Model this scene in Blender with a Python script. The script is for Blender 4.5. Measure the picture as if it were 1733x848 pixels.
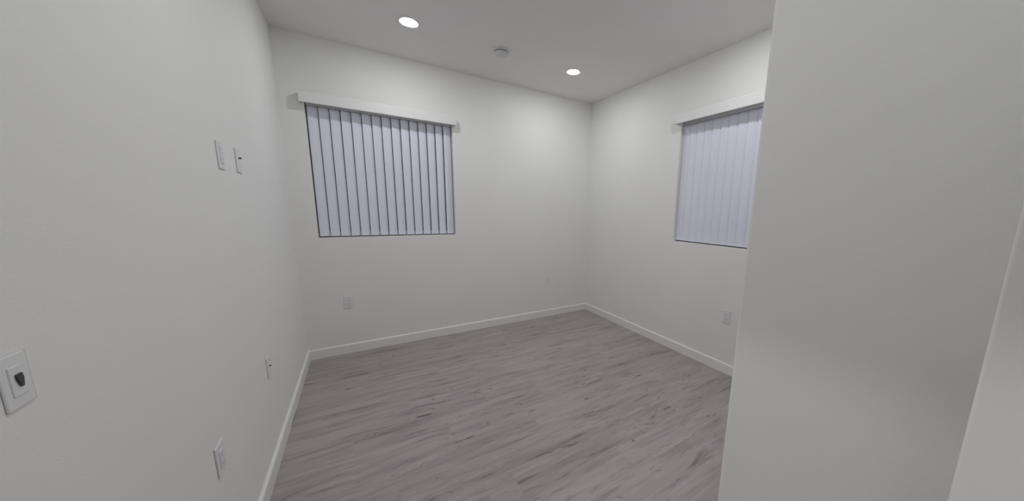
import bpy, bmesh, math, random
from mathutils import Matrix, Vector
random.seed(7)
for o in list(bpy.data.objects):
    bpy.data.objects.remove(o)
SC = bpy.context.scene
C = SC.collection

# ------------------------------------------------------------------ camera
CAM_H = 1.4109
cd = bpy.data.cameras.new('camera')
cam = bpy.data.objects.new('camera', cd); C.objects.link(cam)
right = Vector((0.83831534, -0.54475239, 0.02173061))
up = Vector((0.07332539, 0.15215757, 0.98563252))
fwd = Vector((0.54023215, 0.82467746, -0.16750021))
m = Matrix((right, up, -fwd)).transposed().to_4x4()
m.translation = (0, 0, CAM_H)
cam.matrix_world = m
cd.sensor_width = 36.0
cd.sensor_fit = 'HORIZONTAL'
cd.lens = 36.0 * 542.465 / 1733.0
cd.shift_x = -0.05513
cd.shift_y = 0.01223
cd.clip_start = 0.02
SC.camera = cam

# ------------------------------------------------------------------ world: night outside
w = bpy.data.worlds.new('night'); SC.world = w; w.use_nodes = True
w.node_tree.nodes['Background'].inputs[0].default_value = (0.10, 0.12, 0.18, 1)
w.node_tree.nodes['Background'].inputs[1].default_value = 0.04

# ------------------------------------------------------------------ exposure
vs = SC.view_settings
vs.view_transform = 'Standard'; vs.look = 'None'; vs.gamma = 1.0; vs.use_curve_mapping = False
vs.exposure = 0.0
LAMP = 159.0           # radiance of the downlight lenses

# ------------------------------------------------------------------ room dimensions (metres)
XL, XR, YB, ZC = -0.4672, 2.6356, 3.5542, 2.743
PX = 1.20                      # face of the partition beside the camera
PY = PX * 0.5272               # its outer corner
LX, LY = 0.690, 0.0315         # free edge of the open door leaf at the right of the picture
YR = -0.780                    # wall that the leaf hangs on
YF = -2.30                     # far end of the room behind the camera
XH, YH0, YH1 = -3.20, -1.30, 1.90   # hallway beyond the doorway in the left wall
D1 = (-0.08, 0.73, 0.0, 2.06)  # that doorway: y0, y1, z0, z1
D2 = (-0.105, 0.688, 0.0, 2.05) # doorway of the open leaf: x0, x1, z0, z1
T = 0.15
W1 = (-0.303, 0.874, 1.108, 2.245)     # opening in the back wall: x0, x1, z0, z1
W2 = (0.945, 2.120, 1.112, 2.245)      # opening in the right wall: y0, y1, z0, z1

# ------------------------------------------------------------------ materials
def new_mat(name):
    mt = bpy.data.materials.new(name); mt.use_nodes = True
    nt = mt.node_tree
    return mt, nt, nt.nodes['Principled BSDF']
def plain(name, col, rough=0.5, metal=0.0, spec=0.5):
    mt, nt, b = new_mat(name)
    b.inputs['Base Color'].default_value = (*col, 1)
    b.inputs['Roughness'].default_value = rough
    b.inputs['Metallic'].default_value = metal
    b.inputs['Specular IOR Level'].default_value = spec
    return mt
def paint(name, col, rough, scale, strength, dist=0.001):
    mt, nt, b = new_mat(name)
    N = nt.nodes; L = nt.links
    tc = N.new('ShaderNodeTexCoord')
    n1 = N.new('ShaderNodeTexNoise'); n1.inputs['Scale'].default_value = scale; n1.inputs['Detail'].default_value = 3
    n2 = N.new('ShaderNodeTexNoise'); n2.inputs['Scale'].default_value = 2.3; n2.inputs['Detail'].default_value = 4
    L.new(tc.outputs['Object'], n1.inputs['Vector']); L.new(tc.outputs['Object'], n2.inputs['Vector'])
    r = N.new('ShaderNodeValToRGB')
    r.color_ramp.elements[0].position = 0.35; r.color_ramp.elements[1].position = 0.65
    r.color_ramp.elements[0].color = (*[c * 0.985 for c in col], 1)
    r.color_ramp.elements[1].color = (*col, 1)
    L.new(n2.outputs['Fac'], r.inputs['Fac']); L.new(r.outputs['Color'], b.inputs['Base Color'])
    bp = N.new('ShaderNodeBump'); bp.inputs['Strength'].default_value = strength; bp.inputs['Distance'].default_value = dist
    L.new(n1.outputs['Fac'], bp.inputs['Height']); L.new(bp.outputs['Normal'], b.inputs['Normal'])
    b.inputs['Roughness'].default_value = rough
    b.inputs['Specular IOR Level'].default_value = 0.3
    return mt
M = {}
M['wall'] = paint('wall_paint', (0.895, 0.895, 0.88), 0.62, 260, 0.35)
M['ceiling'] = paint('ceiling_paint', (0.885, 0.885, 0.87), 0.8, 200, 0.35)
M['trim'] = paint('trim_paint', (0.90, 0.885, 0.87), 0.35, 60, 0.05)
M['door'] = paint('door_paint', (0.895, 0.895, 0.88), 0.45, 90, 0.10)
M['plate'] = plain('white_plastic', (0.85, 0.85, 0.85), 0.35)
M['insert'] = plain('bright_plastic', (0.82, 0.82, 0.85), 0.3)
M['shutter'] = plain('socket_shutter', (0.38, 0.38, 0.42), 0.5)
M['slot'] = plain('socket_dark', (0.03, 0.03, 0.035), 0.6)
M['lens_dark'] = plain('sensor_lens', (0.045, 0.045, 0.05), 0.35)
M['metal'] = plain('nickel', (0.20, 0.20, 0.21), 0.35, 1.0)
M['nickel_bright'] = plain('satin_nickel', (0.62, 0.61, 0.60), 0.3, 1.0)
M['screw'] = plain('screw_white', (0.72, 0.72, 0.72), 0.35)
M['detector'] = plain('detector_plastic', (0.72, 0.72, 0.74), 0.45)
M['vent'] = plain('vent_dark', (0.10, 0.10, 0.11), 0.7)
M['vane'] = paint('vane_vinyl', (0.84, 0.85, 0.975), 0.42, 40, 0.03)
M['valance'] = paint('valance_vinyl', (0.87, 0.865, 0.865), 0.36, 50, 0.02)
M['rail'] = plain('rail_aluminium', (0.55, 0.55, 0.56), 0.4, 0.6)
M['vinyl'] = plain('window_vinyl', (0.62, 0.62, 0.63), 0.4)
M['ring'] = plain('lamp_trim', (0.82, 0.82, 0.82), 0.45)
M['subfloor'] = plain('subfloor', (0.10, 0.09, 0.09), 0.8)
mt, nt, b = new_mat('window_glass')
b.inputs['Base Color'].default_value = (0.9, 0.93, 0.95, 1); b.inputs['Roughness'].default_value = 0.02
b.inputs['Transmission Weight'].default_value = 1.0; b.inputs['IOR'].default_value = 1.45
M['glass'] = mt
mt, nt, b = new_mat('lamp_lens')
b.inputs['Base Color'].default_value = (0.9, 0.9, 0.9, 1)
b.inputs['Emission Color'].default_value = (0.975, 0.987, 0.990, 1)
b.inputs['Emission Strength'].default_value = LAMP
M['lens'] = mt

def plank_material():
    mt, nt, b = new_mat('grey_oak_vinyl_plank')
    N = nt.nodes; L = nt.links
    tc = N.new('ShaderNodeTexCoord'); oi = N.new('ShaderNodeObjectInfo')
    off = N.new('ShaderNodeMath'); off.operation = 'MULTIPLY'; off.inputs[1].default_value = 57.0
    L.new(oi.outputs['Random'], off.inputs[0])
    comb = N.new('ShaderNodeCombineXYZ')
    L.new(off.outputs[0], comb.inputs[0]); L.new(off.outputs[0], comb.inputs[1]); L.new(off.outputs[0], comb.inputs[2])
    add = N.new('ShaderNodeVectorMath'); add.operation = 'ADD'
    L.new(tc.outputs['Object'], add.inputs[0]); L.new(comb.outputs[0], add.inputs[1])
    def noise(sx, sy, detail, rough=0.55, dist=0.0):
        mp = N.new('ShaderNodeMapping'); mp.inputs['Scale'].default_value = (sx, sy, 1)
        L.new(add.outputs[0], mp.inputs['Vector'])
        n = N.new('ShaderNodeTexNoise'); n.inputs['Scale'].default_value = 1.0
        n.inputs['Detail'].default_value = detail; n.inputs['Roughness'].default_value = rough
        n.inputs['Distortion'].default_value = dist
        L.new(mp.outputs[0], n.inputs['Vector']); return n
    def ramp(n, stops):
        r = N.new('ShaderNodeValToRGB'); e = r.color_ramp.elements
        e[0].position, e[0].color = stops[0][0], (*stops[0][1], 1)
        e[1].position, e[1].color = stops[-1][0], (*stops[-1][1], 1)
        for p, c in stops[1:-1]:
            k = e.new(p); k.color = (*c, 1)
        L.new(n.outputs['Fac'], r.inputs['Fac']); return r
    def mix(a, bb, mode='MULTIPLY', fac=1.0):
        x = N.new('ShaderNodeMix'); x.data_type = 'RGBA'; x.blend_type = mode
        x.inputs['Factor'].default_value = fac
        L.new(a, x.inputs[6]); L.new(bb, x.inputs[7]); return x.outputs[2]
    broad = ramp(noise(1.7, 13, 3, 0.5, 0.6), [(0.28, (0.378, 0.324, 0.331)), (0.50, (0.442, 0.387, 0.396)), (0.74, (0.490, 0.438, 0.450))])
    streak = ramp(noise(2.6, 23, 3, 0.56, 1.0), [(0.25, (0.52, 0.48, 0.49)), (0.38, (0.87, 0.855, 0.86)), (0.52, (1.0, 1.0, 1.0))])
    fine = ramp(noise(8, 130, 4, 0.6, 0.2), [(0.30, (0.90, 0.895, 0.90)), (0.65, (1.03, 1.03, 1.03))])
    knot = ramp(noise(6.5, 19, 2, 0.5, 1.6), [(0.20, (0.30, 0.27, 0.27)), (0.29, (0.74, 0.72, 0.72)), (0.35, (1, 1, 1))])
    col = mix(mix(mix(broad.outputs['Color'], streak.outputs['Color']), fine.outputs['Color']), knot.outputs['Color'])
    tone = N.new('ShaderNodeMapRange'); tone.inputs['To Min'].default_value = 0.96; tone.inputs['To Max'].default_value = 1.04
    L.new(oi.outputs['Random'], tone.inputs['Value'])
    sc = N.new('ShaderNodeVectorMath'); sc.operation = 'SCALE'
    L.new(col, sc.inputs[0]); L.new(tone.outputs[0], sc.inputs['Scale'])
    L.new(sc.outputs[0], b.inputs['Base Color'])
    bp = N.new('ShaderNodeBump'); bp.inputs['Strength'].default_value = 0.12; bp.inputs['Distance'].default_value = 0.0008
    L.new(fine.outputs['Color'], bp.inputs['Height']); L.new(bp.outputs['Normal'], b.inputs['Normal'])
    b.inputs['Roughness'].default_value = 0.46
    b.inputs['Specular IOR Level'].default_value = 0.4
    return mt
M['plank'] = plank_material()

# ------------------------------------------------------------------ helpers
def link(name, bm, mat, parent=None, smooth=False):
    me = bpy.data.meshes.new(name)
    bmesh.ops.recalc_face_normals(bm, faces=bm.faces)
    bm.to_mesh(me); bm.free()
    if smooth:
        for p in me.polygons: p.use_smooth = True
    me.materials.append(M[mat])
    o = bpy.data.objects.new(name, me); C.objects.link(o)
    if parent: o.parent = parent
    return o
def box(bm, x0, x1, y0, y1, z0, z1):
    v = [bm.verts.new(p) for p in ((x0,y0,z0),(x1,y0,z0),(x1,y1,z0),(x0,y1,z0),(x0,y0,z1),(x1,y0,z1),(x1,y1,z1),(x0,y1,z1))]
    for f in ((0,3,2,1),(4,5,6,7),(0,1,5,4),(1,2,6,5),(2,3,7,6),(3,0,4,7)):
        bm.faces.new([v[i] for i in f])
    return v
def bevel_all(bm, w, seg=2, sel=None):
    e = [e for e in bm.edges if sel is None or sel(e)]
    bmesh.ops.bevel(bm, geom=e, offset=w, segments=seg, profile=0.5, affect='EDGES')
def prism(bm, pts, axis, a0, a1):
    """extrude a 2-D outline along an axis; pts are the two other coordinates in x,y,z order"""
    def P(p, a):
        q = list(p); q.insert(axis, a); return q
    A = [bm.verts.new(P(p, a0)) for p in pts]; B = [bm.verts.new(P(p, a1)) for p in pts]
    n = len(pts)
    bm.faces.new(A); bm.faces.new(B[::-1])
    for i in range(n):
        bm.faces.new((A[i], A[(i+1) % n], B[(i+1) % n], B[i]))
def lathe(bm, prof, seg=40, cap_start=False, cap_end=False):
    rings = []
    for r, z in prof:
        rings.append([bm.verts.new((r*math.cos(2*math.pi*k/seg), r*math.sin(2*math.pi*k/seg), z)) for k in range(seg)])
    for a, b2 in zip(rings, rings[1:]):
        for k in range(seg):
            bm.faces.new((a[k], a[(k+1) % seg], b2[(k+1) % seg], b2[k]))
    if cap_start: bm.faces.new(rings[0][::-1])
    if cap_end: bm.faces.new(rings[-1])
def struct(o):
    o['kind'] = 'structure'; return o
def tag(o, label, cat, group=None):
    o['label'] = label; o['category'] = cat
    if group: o['group'] = group
    return o
def empty(name, loc, rz=0.0):
    o = bpy.data.objects.new(name, None); C.objects.link(o)
    o.empty_display_size = 0.05
    o.location = loc; o.rotation_euler = (0, 0, rz); return o

# ------------------------------------------------------------------ room shell
bm = bmesh.new(); box(bm, XL-T, XR+T, YF-T, YB+T, -0.16, -0.0062)
floor = struct(link('floor', bm, 'subfloor'))

PW, PL, GAP, TH = 0.178, 1.220, 0.0003, 0.006
full_mesh = None
def plank_mesh(x0, x1, y0, y1):
    bm = bmesh.new(); box(bm, x0, x1, y0, y1, -TH, 0)
    me = bpy.data.meshes.new('plank'); bmesh.ops.recalc_face_normals(bm, faces=bm.faces)
    bm.to_mesh(me); bm.free(); me.materials.append(M['plank']); return me
y = YF + 0.004; row = 0
starts = [0.15, 0.62, 0.98, 0.33, 0.80, 0.05, 0.50, 1.10, 0.24, 0.71]
XA, XB = XL + 0.004, XR - 0.004
while y < YB - 0.01:
    y1 = min(y + PW, YB - 0.004)
    x = XA - starts[row % len(starts)] * PL * 0.9
    while x < XB - 0.005:
        a, b2 = max(x, XA), min(x + PL, XB)
        if b2 - a > 0.02:
            whole = abs(b2 - a - PL) < 1e-6 and abs(y1 - y - PW) < 1e-6
            if whole:
                if full_mesh is None:
                    full_mesh = plank_mesh(-PL/2 + GAP/2, PL/2 - GAP/2, -PW/2 + GAP/2, PW/2 - GAP/2)
                me = full_mesh
            else:
                hx, hy = (b2 - a)/2 - GAP/2, (y1 - y)/2 - GAP/2
                me = plank_mesh(-hx, hx, -hy, hy)
            o = bpy.data.objects.new('plank', me); C.objects.link(o)
            o.parent = floor; o.location = ((a + b2)/2, (y + y1)/2, 0)
        x += PL
    y = y1; row += 1

bm = bmesh.new(); box(bm, XH-T, XR+T, YF-T, YB+T, ZC, ZC+0.15)
struct(link('ceiling', bm, 'ceiling'))
bm = bmesh.new(); box(bm, XL, XR, YF-T, YF, -0.1, ZC+0.02)
struct(link('wall_end', bm, 'wall'))
def holed_wall(name, a0, a1, h, along_x, c0, c1):
    """wall slab from a0 to a1 with a rectangular opening h, built as one closed ring of quads"""
    bm = bmesh.new(); Z0, Z1 = -0.1, ZC + 0.02
    def ring(c, pts):
        return [bm.verts.new((p, c, z) if along_x else (c, p, z)) for p, z in pts]
    outer = [(a0, Z0), (a1, Z0), (a1, Z1), (a0, Z1)]
    inner = [(h[0], h[2]), (h[1], h[2]), (h[1], h[3]), (h[0], h[3])]
    oi, ii = ring(c0, outer), ring(c0, inner)
    oo, io = ring(c1, outer), ring(c1, inner)
    for k in range(4):
        j = (k + 1) % 4
        bm.faces.new((oi[k], oi[j], ii[j], ii[k]))
        bm.faces.new((oo[k], io[k], io[j], oo[j]))
        bm.faces.new((oi[k], oo[k], oo[j], oi[j]))
        bm.faces.new((ii[k], ii[j], io[j], io[k]))
    return struct(link(name, bm, 'wall'))
holed_wall('wall_left', YF - T, YB + T, D1, False, XL, XL - T)
holed_wall('wall_rear', XL, PX, D2, True, YR, YR - 0.12)
holed_wall('wall_back', XL, XR + T, W1, True, YB, YB + T)
holed_wall('wall_right', YF - T, YB, W2, False, XR, XR + T)

# partition: L-shaped return with a rounded outside corner; a closet door sits in it
PT = 0.12
bm = bmesh.new()
pts = [(PX, YF), (PX + PT, YF), (PX + PT, PY - PT), (XR, PY - PT), (XR, PY)]
rr = 0.014
for k in range(7):                               # bullnose at (PX, PY)
    a = math.pi/2 + k * (math.pi/2) / 6
    pts.append((PX + rr + rr * math.cos(a), PY - rr + rr * math.sin(a)))
prism(bm, pts, 2, -0.1, ZC + 0.02)
o = struct(link('wall_front', bm, 'wall'))
# hallway beyond the left doorway
bm = bmesh.new(); box(bm, XH - T, XL - T, YH0, YH1, -0.16, 0)
struct(link('floor_hallway', bm, 'plank'))
for nm, b4 in (('wall_hallway_side', (XH - T, XH, YH0 - T, YH1 + T)), ('wall_hallway_near', (XH, XL - T, YH0 - T, YH0)), ('wall_hallway_far', (XH, XL - T, YH1, YH1 + T))):
    bm = bmesh.new(); box(bm, *b4, -0.1, ZC + 0.02)
    struct(link(nm, bm, 'wall'))
# open door leaf at the right edge of the picture; its rounded free edge is the thin pale line
LT = 0.035
door = struct(empty('door_1', (LX + LT, YR, 0)))
bm = bmesh.new(); box(bm, -LT, 0, 0.006, LY - YR, 0.008, 2.040)
bevel_all(bm, 0.0042, 4, lambda e: abs(e.verts[0].co.z - e.verts[1].co.z) > 1)
link('door_leaf', bm, 'door', door, False)
for sgn, x0 in ((-1, -LT), (1, 0)):
    yk, zk = LY - YR - 0.066, 0.93
    bm = bmesh.new(); lathe(bm, [(0.027, 0), (0.027, 0.006), (0.022, 0.009), (0.010, 0.009), (0.010, 0.045), (0.008, 0.047)], 24, True, True)
    h = link('door_handle', bm, 'nickel_bright', door, True); h.location = (x0, yk, zk); h.rotation_euler = (0, sgn * math.pi/2, 0)
    bm = bmesh.new(); box(bm, -0.009, 0.009, -0.105, 0.010, 0.038, 0.050); bevel_all(bm, 0.004, 2)
    link('lever', bm, 'nickel_bright', h)
for z in (0.25, 1.05, 1.85):
    bm = bmesh.new(); lathe(bm, [(0.006, -0.045), (0.006, 0.045)], 16, True, True)
    h = link('hinge', bm, 'nickel_bright', door, True); h.location = (0.006, 0.004, z)

# baseboards with a small rounded top edge
BH, BT = 0.090, 0.014
prof = [(0, 0), (BT, 0), (BT, BH - 0.010), (BT*0.86, BH - 0.005), (BT*0.55, BH - 0.001), (0.002, BH), (0, BH)]
def board(name, axis, a0, a1, base, sign):
    bm = bmesh.new()
    prism(bm, [(base + sign * d, z + 0.0004) for d, z in prof], axis, a0, a1)
    return struct(link(name, bm, 'trim'))
board('baseboard_back', 0, XL, XR, YB, -1)
board('baseboard_left', 1, D1[1], YB - BT, XL, 1)
board('baseboard_right', 1, PY, YB - BT, XR, -1)
board('baseboard_front', 0, PX + rr, XR - BT, PY, 1)
board('baseboard_partition', 1, YR, PY - rr, PX, -1)

# ------------------------------------------------------------------ windows: vinyl frame, sash bar and panes in the openings
def make_window(name, wid, hgt, loc, rz):
    """local frame: x along the wall, y out of the room, z up from the sill"""
    root = struct(empty(name, loc, rz))
    d0, d1, fw = 0.085, 0.140, 0.045
    bm = bmesh.new()
    box(bm, 0, wid, d0, d1, 0, fw); box(bm, 0, wid, d0, d1, hgt - fw, hgt)
    box(bm, 0, fw, d0, d1, fw, hgt - fw); box(bm, wid - fw, wid, d0, d1, fw, hgt - fw)
    link('window_frame', bm, 'vinyl', root)
    bm = bmesh.new(); box(bm, wid/2 - 0.025, wid/2 + 0.025, d0 + 0.005, d1 - 0.005, fw, hgt - fw)
    link('sash_bar', bm, 'vinyl', root)
    for x0, x1 in ((fw, wid/2 - 0.025), (wid/2 + 0.025, wid - fw)):
        bm = bmesh.new(); box(bm, x0, x1, 0.112, 0.117, fw, hgt - fw)
        link('pane', bm, 'glass', root)
    return root
make_window('window_1', W1[1]-W1[0], W1[3]-W1[2], (W1[0], YB, W1[2]), 0)
make_window('window_2', W2[1]-W2[0], W2[3]-W2[2], (XR, W2[1], W2[2]), -math.pi/2)

# ------------------------------------------------------------------ vertical blinds
def make_blind(wid, hgt, loc, rz, label, vane_w, n, tilt, bow, over, first, last):
    root = tag(empty('vertical_blind', loc, rz), label, 'blind', 'vertical blinds in the windows')
    # valance: front board with a rolled lower lip and two returns back to the wall
    vz0, vz1, vd = 2.211 - W1[2], 2.297 - W1[2], 0.070
    bm = bmesh.new()
    x0, x1 = -over, wid + over
    prism(bm, [(-vd, vz0 + 0.004), (-vd + 0.003, vz0), (-vd + 0.008, vz0), (-vd + 0.008, vz1), (-vd + 0.003, vz1), (-vd, vz1 - 0.004)], 0, x0, x1)
    link('valance', bm, 'valance', root)
    for a, b2 in ((x0, x0 + 0.006), (x1 - 0.006, x1)):
        bm = bmesh.new(); box(bm, a, b2, -vd + 0.008, -0.0005, vz0, vz1)
        link('valance_return', bm, 'valance', root)
    bm = bmesh.new(); box(bm, 0.004, wid - 0.004, 0.022, 0.060, hgt - 0.034, hgt - 0.002)
    bevel_all(bm, 0.004, 2)
    link('headrail', bm, 'rail', root)
    # one vane mesh, shared: a thin bowed strip
    bm = bmesh.new(); k = 8; th = 0.0011
    ztop, zbot = hgt - 0.036, 0.012
    F = []; Bk = []
    for i in range(k + 1):
        u = -1 + 2 * i / k; yy = -bow * (1 - u * u)
        F.append((u * vane_w/2, yy)); Bk.append((u * vane_w/2, yy + th))
    prism(bm, F + Bk[::-1], 2, zbot, ztop)
    me = None
    for i in range(n):
        x = first + (last - first) * i / (n - 1)
        if me is None:
            o = link('vane', bm, 'vane', root); me = o.data
        else:
            o = bpy.data.objects.new('vane', me); C.objects.link(o); o.parent = root
        o.location = (x, 0.043 + random.uniform(-0.0006, 0.0006), 0)
        o.rotation_euler = (0, 0, math.radians(tilt + random.uniform(-1.5, 1.5)))
    return root
wid1 = W1[1] - W1[0]
make_blind(wid1, W1[3]-W1[2], (W1[0], YB, W1[2]), 0,
           'closed white vertical blind with dark gaps between its slats, left window', 0.0735, 15, 11, 0.005, 0.026, 0.046, wid1 - 0.046)
wid2 = W2[1] - W2[0]
make_blind(wid2, W2[3]-W2[2], (XR, W2[1], W2[2]), -math.pi/2,
           'closed white vertical blind with smooth unbroken slats, partly hidden right window', 0.089, 15, 9, 0.0012, 0.026, 0.048, wid2 - 0.048)

# ------------------------------------------------------------------ recessed downlights
def make_light():
    root = empty('recessed_light', (0, 0, 0))
    bm = bmesh.new()
    lathe(bm, [(0.078, -0.0002), (0.078, -0.003), (0.075, -0.006), (0.065, -0.0075), (0.058, -0.006), (0.0565, -0.001)])
    link('trim_ring', bm, 'ring', root, True)
    bm = bmesh.new()
    lathe(bm, [(0.0562, -0.003), (0.051, -0.0075), (0.038, -0.0105), (0.019, -0.0120), (0.004, -0.0124)], 40, False, True)
    link('lens', bm, 'lens', root, True)
    return root
def copy_tree(o, parent=None):
    c = o.copy(); C.objects.link(c); c.parent = parent
    for ch in list(o.children):
        copy_tree(ch, c)
    return c
lights = [((0.42, 2.86), 'round recessed ceiling light above the left window'),
          ((1.885, 2.865), 'round recessed ceiling light nearest the far corner of the room'),
          ((1.985, 1.350), 'recessed ceiling light at the top edge near the white partition'),
          ((0.42, 1.395), 'recessed ceiling light beside the left wall plates, above the frame'),
          ((0.42, -0.04), 'recessed ceiling light straight above the camera'),
          ((0.30, -1.60), 'added unseen fill light on the ceiling behind the open door'),  # invented lamp, out of view, added to brighten the entry and left wall
          ((-1.70, 0.30), 'recessed hallway ceiling light beyond the doorway in the left wall')]
proto = make_light()
for i, ((x, y), lab) in enumerate(lights):
    o = proto if i == 0 else copy_tree(proto)
    o.location = (x, y, ZC)
    if x < -1: o.scale = (2.0, 2.0, 1.0)        # larger hallway fixture
    if abs(y) < 0.1: o.scale = (0.79, 0.79, 1.0)  # smaller entry fixture
    tag(o, lab, 'light', 'recessed ceiling lights')

# ------------------------------------------------------------------ smoke detector
sd = tag(empty('smoke_detector', (1.146, 2.880, ZC)), 'round white smoke detector on the ceiling between two lights', 'detector')
bm = bmesh.new(); lathe(bm, [(0.066, -0.0002), (0.066, -0.009), (0.063, -0.012), (0.056, -0.012)], 40, True, True)
link('base_plate', bm, 'detector', sd)
bm = bmesh.new(); lathe(bm, [(0.053, -0.012), (0.053, -0.019)], 40, True, True)
link('vent_band', bm, 'vent', sd)
bm = bmesh.new(); lathe(bm, [(0.059, -0.019), (0.059, -0.030), (0.055, -0.038), (0.045, -0.043), (0.020, -0.045), (0.004, -0.045)], 40, True, True)
cap = link('cover', bm, 'detector', sd)
bm = bmesh.new(); lathe(bm, [(0.014, -0.0445), (0.014, -0.0475), (0.012, -0.0485)], 24, True, True)
link('test_button', bm, 'insert', cap)
for k in range(12):
    a = 2 * math.pi * k / 12
    bm = bmesh.new(); box(bm, 0.052, 0.058, -0.003, 0.003, -0.0192, -0.0118)
    o = link('vent_rib', bm, 'detector', sd); o.rotation_euler = (0, 0, a)

# ------------------------------------------------------------------ wall plates (local: x along wall, -y into the room, z up, origin = plate centre)
def plate_base(root, wd=0.070, ht=0.1145, th=0.0055):
    bm = bmesh.new(); box(bm, -wd/2, wd/2, -th, 0.0, -ht/2, ht/2)
    bevel_all(bm, min(0.003, th * 0.8), 2, lambda e: all(v.co.y < -th + 1e-5 for v in e.verts) or all(abs(abs(v.co.x) - wd/2) < 1e-5 and abs(abs(v.co.z) - ht/2) < 1e-5 for v in e.verts))
    return link('cover_plate', bm, 'plate', root)
def screw(root, x, z, th=0.0055):
    bm = bmesh.new(); lathe(bm, [(0.0032, 0), (0.0032, 0.0009), (0.002, 0.0013)], 14, True, True)
    o = link('screw', bm, 'screw', root); o.rotation_euler = (math.pi/2, 0, 0); o.location = (x, -th, z)
def insert(root, name='insert', wd=0.0335, ht=0.0668, y0=-0.0035, y1=-0.0082):
    bm = bmesh.new(); box(bm, -wd/2 - 0.0016, wd/2 + 0.0016, -0.0060, -0.0030, -ht/2 - 0.0016, ht/2 + 0.0016)
    link('insert_gap', bm, 'vinyl', root)
    bm = bmesh.new(); box(bm, -wd/2, wd/2, y1, y0, -ht/2, ht/2)
    bevel_all(bm, 0.0012, 2)
    return link(name, bm, 'insert', root)
def outlet(loc, rz, label):
    root = tag(empty('power_outlet', loc, rz), label, 'outlet', 'power outlets on the walls')
    plate_base(root); ins = insert(root)
    for s in (-1, 1):
        for x0, x1, z0, z1 in ((-0.0075, -0.0055, -0.001, 0.008), (0.0055, 0.0075, -0.001, 0.007), (-0.0025, 0.0025, -0.0105, -0.006)):
            bm = bmesh.new(); box(bm, x0, x1, -0.0084, -0.0080, s*0.0175 + z0, s*0.0175 + z1)
            link('slot', bm, 'shutter', ins)
    screw(root, 0, 0.048); screw(root, 0, -0.048)
    return root
def coax(loc, rz, label, jz=0.0, big=1.0):
    root = tag(empty('cable_jack', loc, rz), label, 'jack', 'cable jacks on the walls')
    plate_base(root)
    bm = bmesh.new(); lathe(bm, [(0.0085*big, 0), (0.0085*big, 0.003)], 6, True, True)
    nut = link('hex_nut', bm, 'metal', root); nut.rotation_euler = (math.pi/2, 0, 0); nut.location = (0, -0.0055, jz)
    bm = bmesh.new(); lathe(bm, [(0.0055*big, 0.003), (0.0055*big, 0.004 + 0.008*big), (0.0048*big, 0.005 + 0.008*big)], 20, True, True)
    link('threaded_barrel', bm, 'slot', nut)
    screw(root, 0, 0.042); screw(root, 0, -0.042)
    return root
E_ = 0.0002
LW, BW, RW = math.pi/2, 0.0, -math.pi/2      # plates on the left, back and right wall
outlet((XL + E_, 1.972, 1.600), LW, 'white outlet plate high on left wall, left of the cable jack')
coax((XL + E_, 2.222, 1.604), LW, 'high white cable jack plate with dark connector, on left wall', 0.012, 0.62)
outlet((XL + E_, 1.484, 0.523), LW, 'low white outlet plate on left wall near the camera')
coax((XL + E_, 2.232, 0.532), LW, 'low cable jack plate on left wall near the far corner', 0.004, 0.5)
outlet((-0.131, YB - E_, 0.501), BW, 'white outlet plate on back wall below the left window')
coax((2.012, YB - E_, 0.474), BW, 'small pale wall plate low on back wall near the right corner', 0.0, 0.55)
outlet((XR - E_, 1.486, 0.510), RW, 'white outlet plate on right wall below the right window')

# occupancy-sensor wall switch at the left edge of the picture
ws = tag(empty('wall_switch', (XL + E_, 0.853, 1.128), LW), 'white wall switch with a dark sensor at the left picture edge', 'switch')
plate_base(ws, 0.052, 0.086, 0.0031)
bm = bmesh.new(); box(bm, -0.0135, 0.0135, -0.0046, -0.0028, -0.024, 0.024)
bevel_all(bm, 0.0008, 2)
sw = link('rocker', bm, 'plate', ws)
bm = bmesh.new()
prism(bm, [(-0.0060, 0.0105), (0.0045, 0.0115), (0.0060, 0.003), (0.0032, -0.0105), (-0.0012, -0.0105), (-0.0060, 0.003)], 1, -0.0072, -0.0042)
bevel_all(bm, 0.0010, 2)
link('sensor_lens', bm, 'lens_dark', sw)
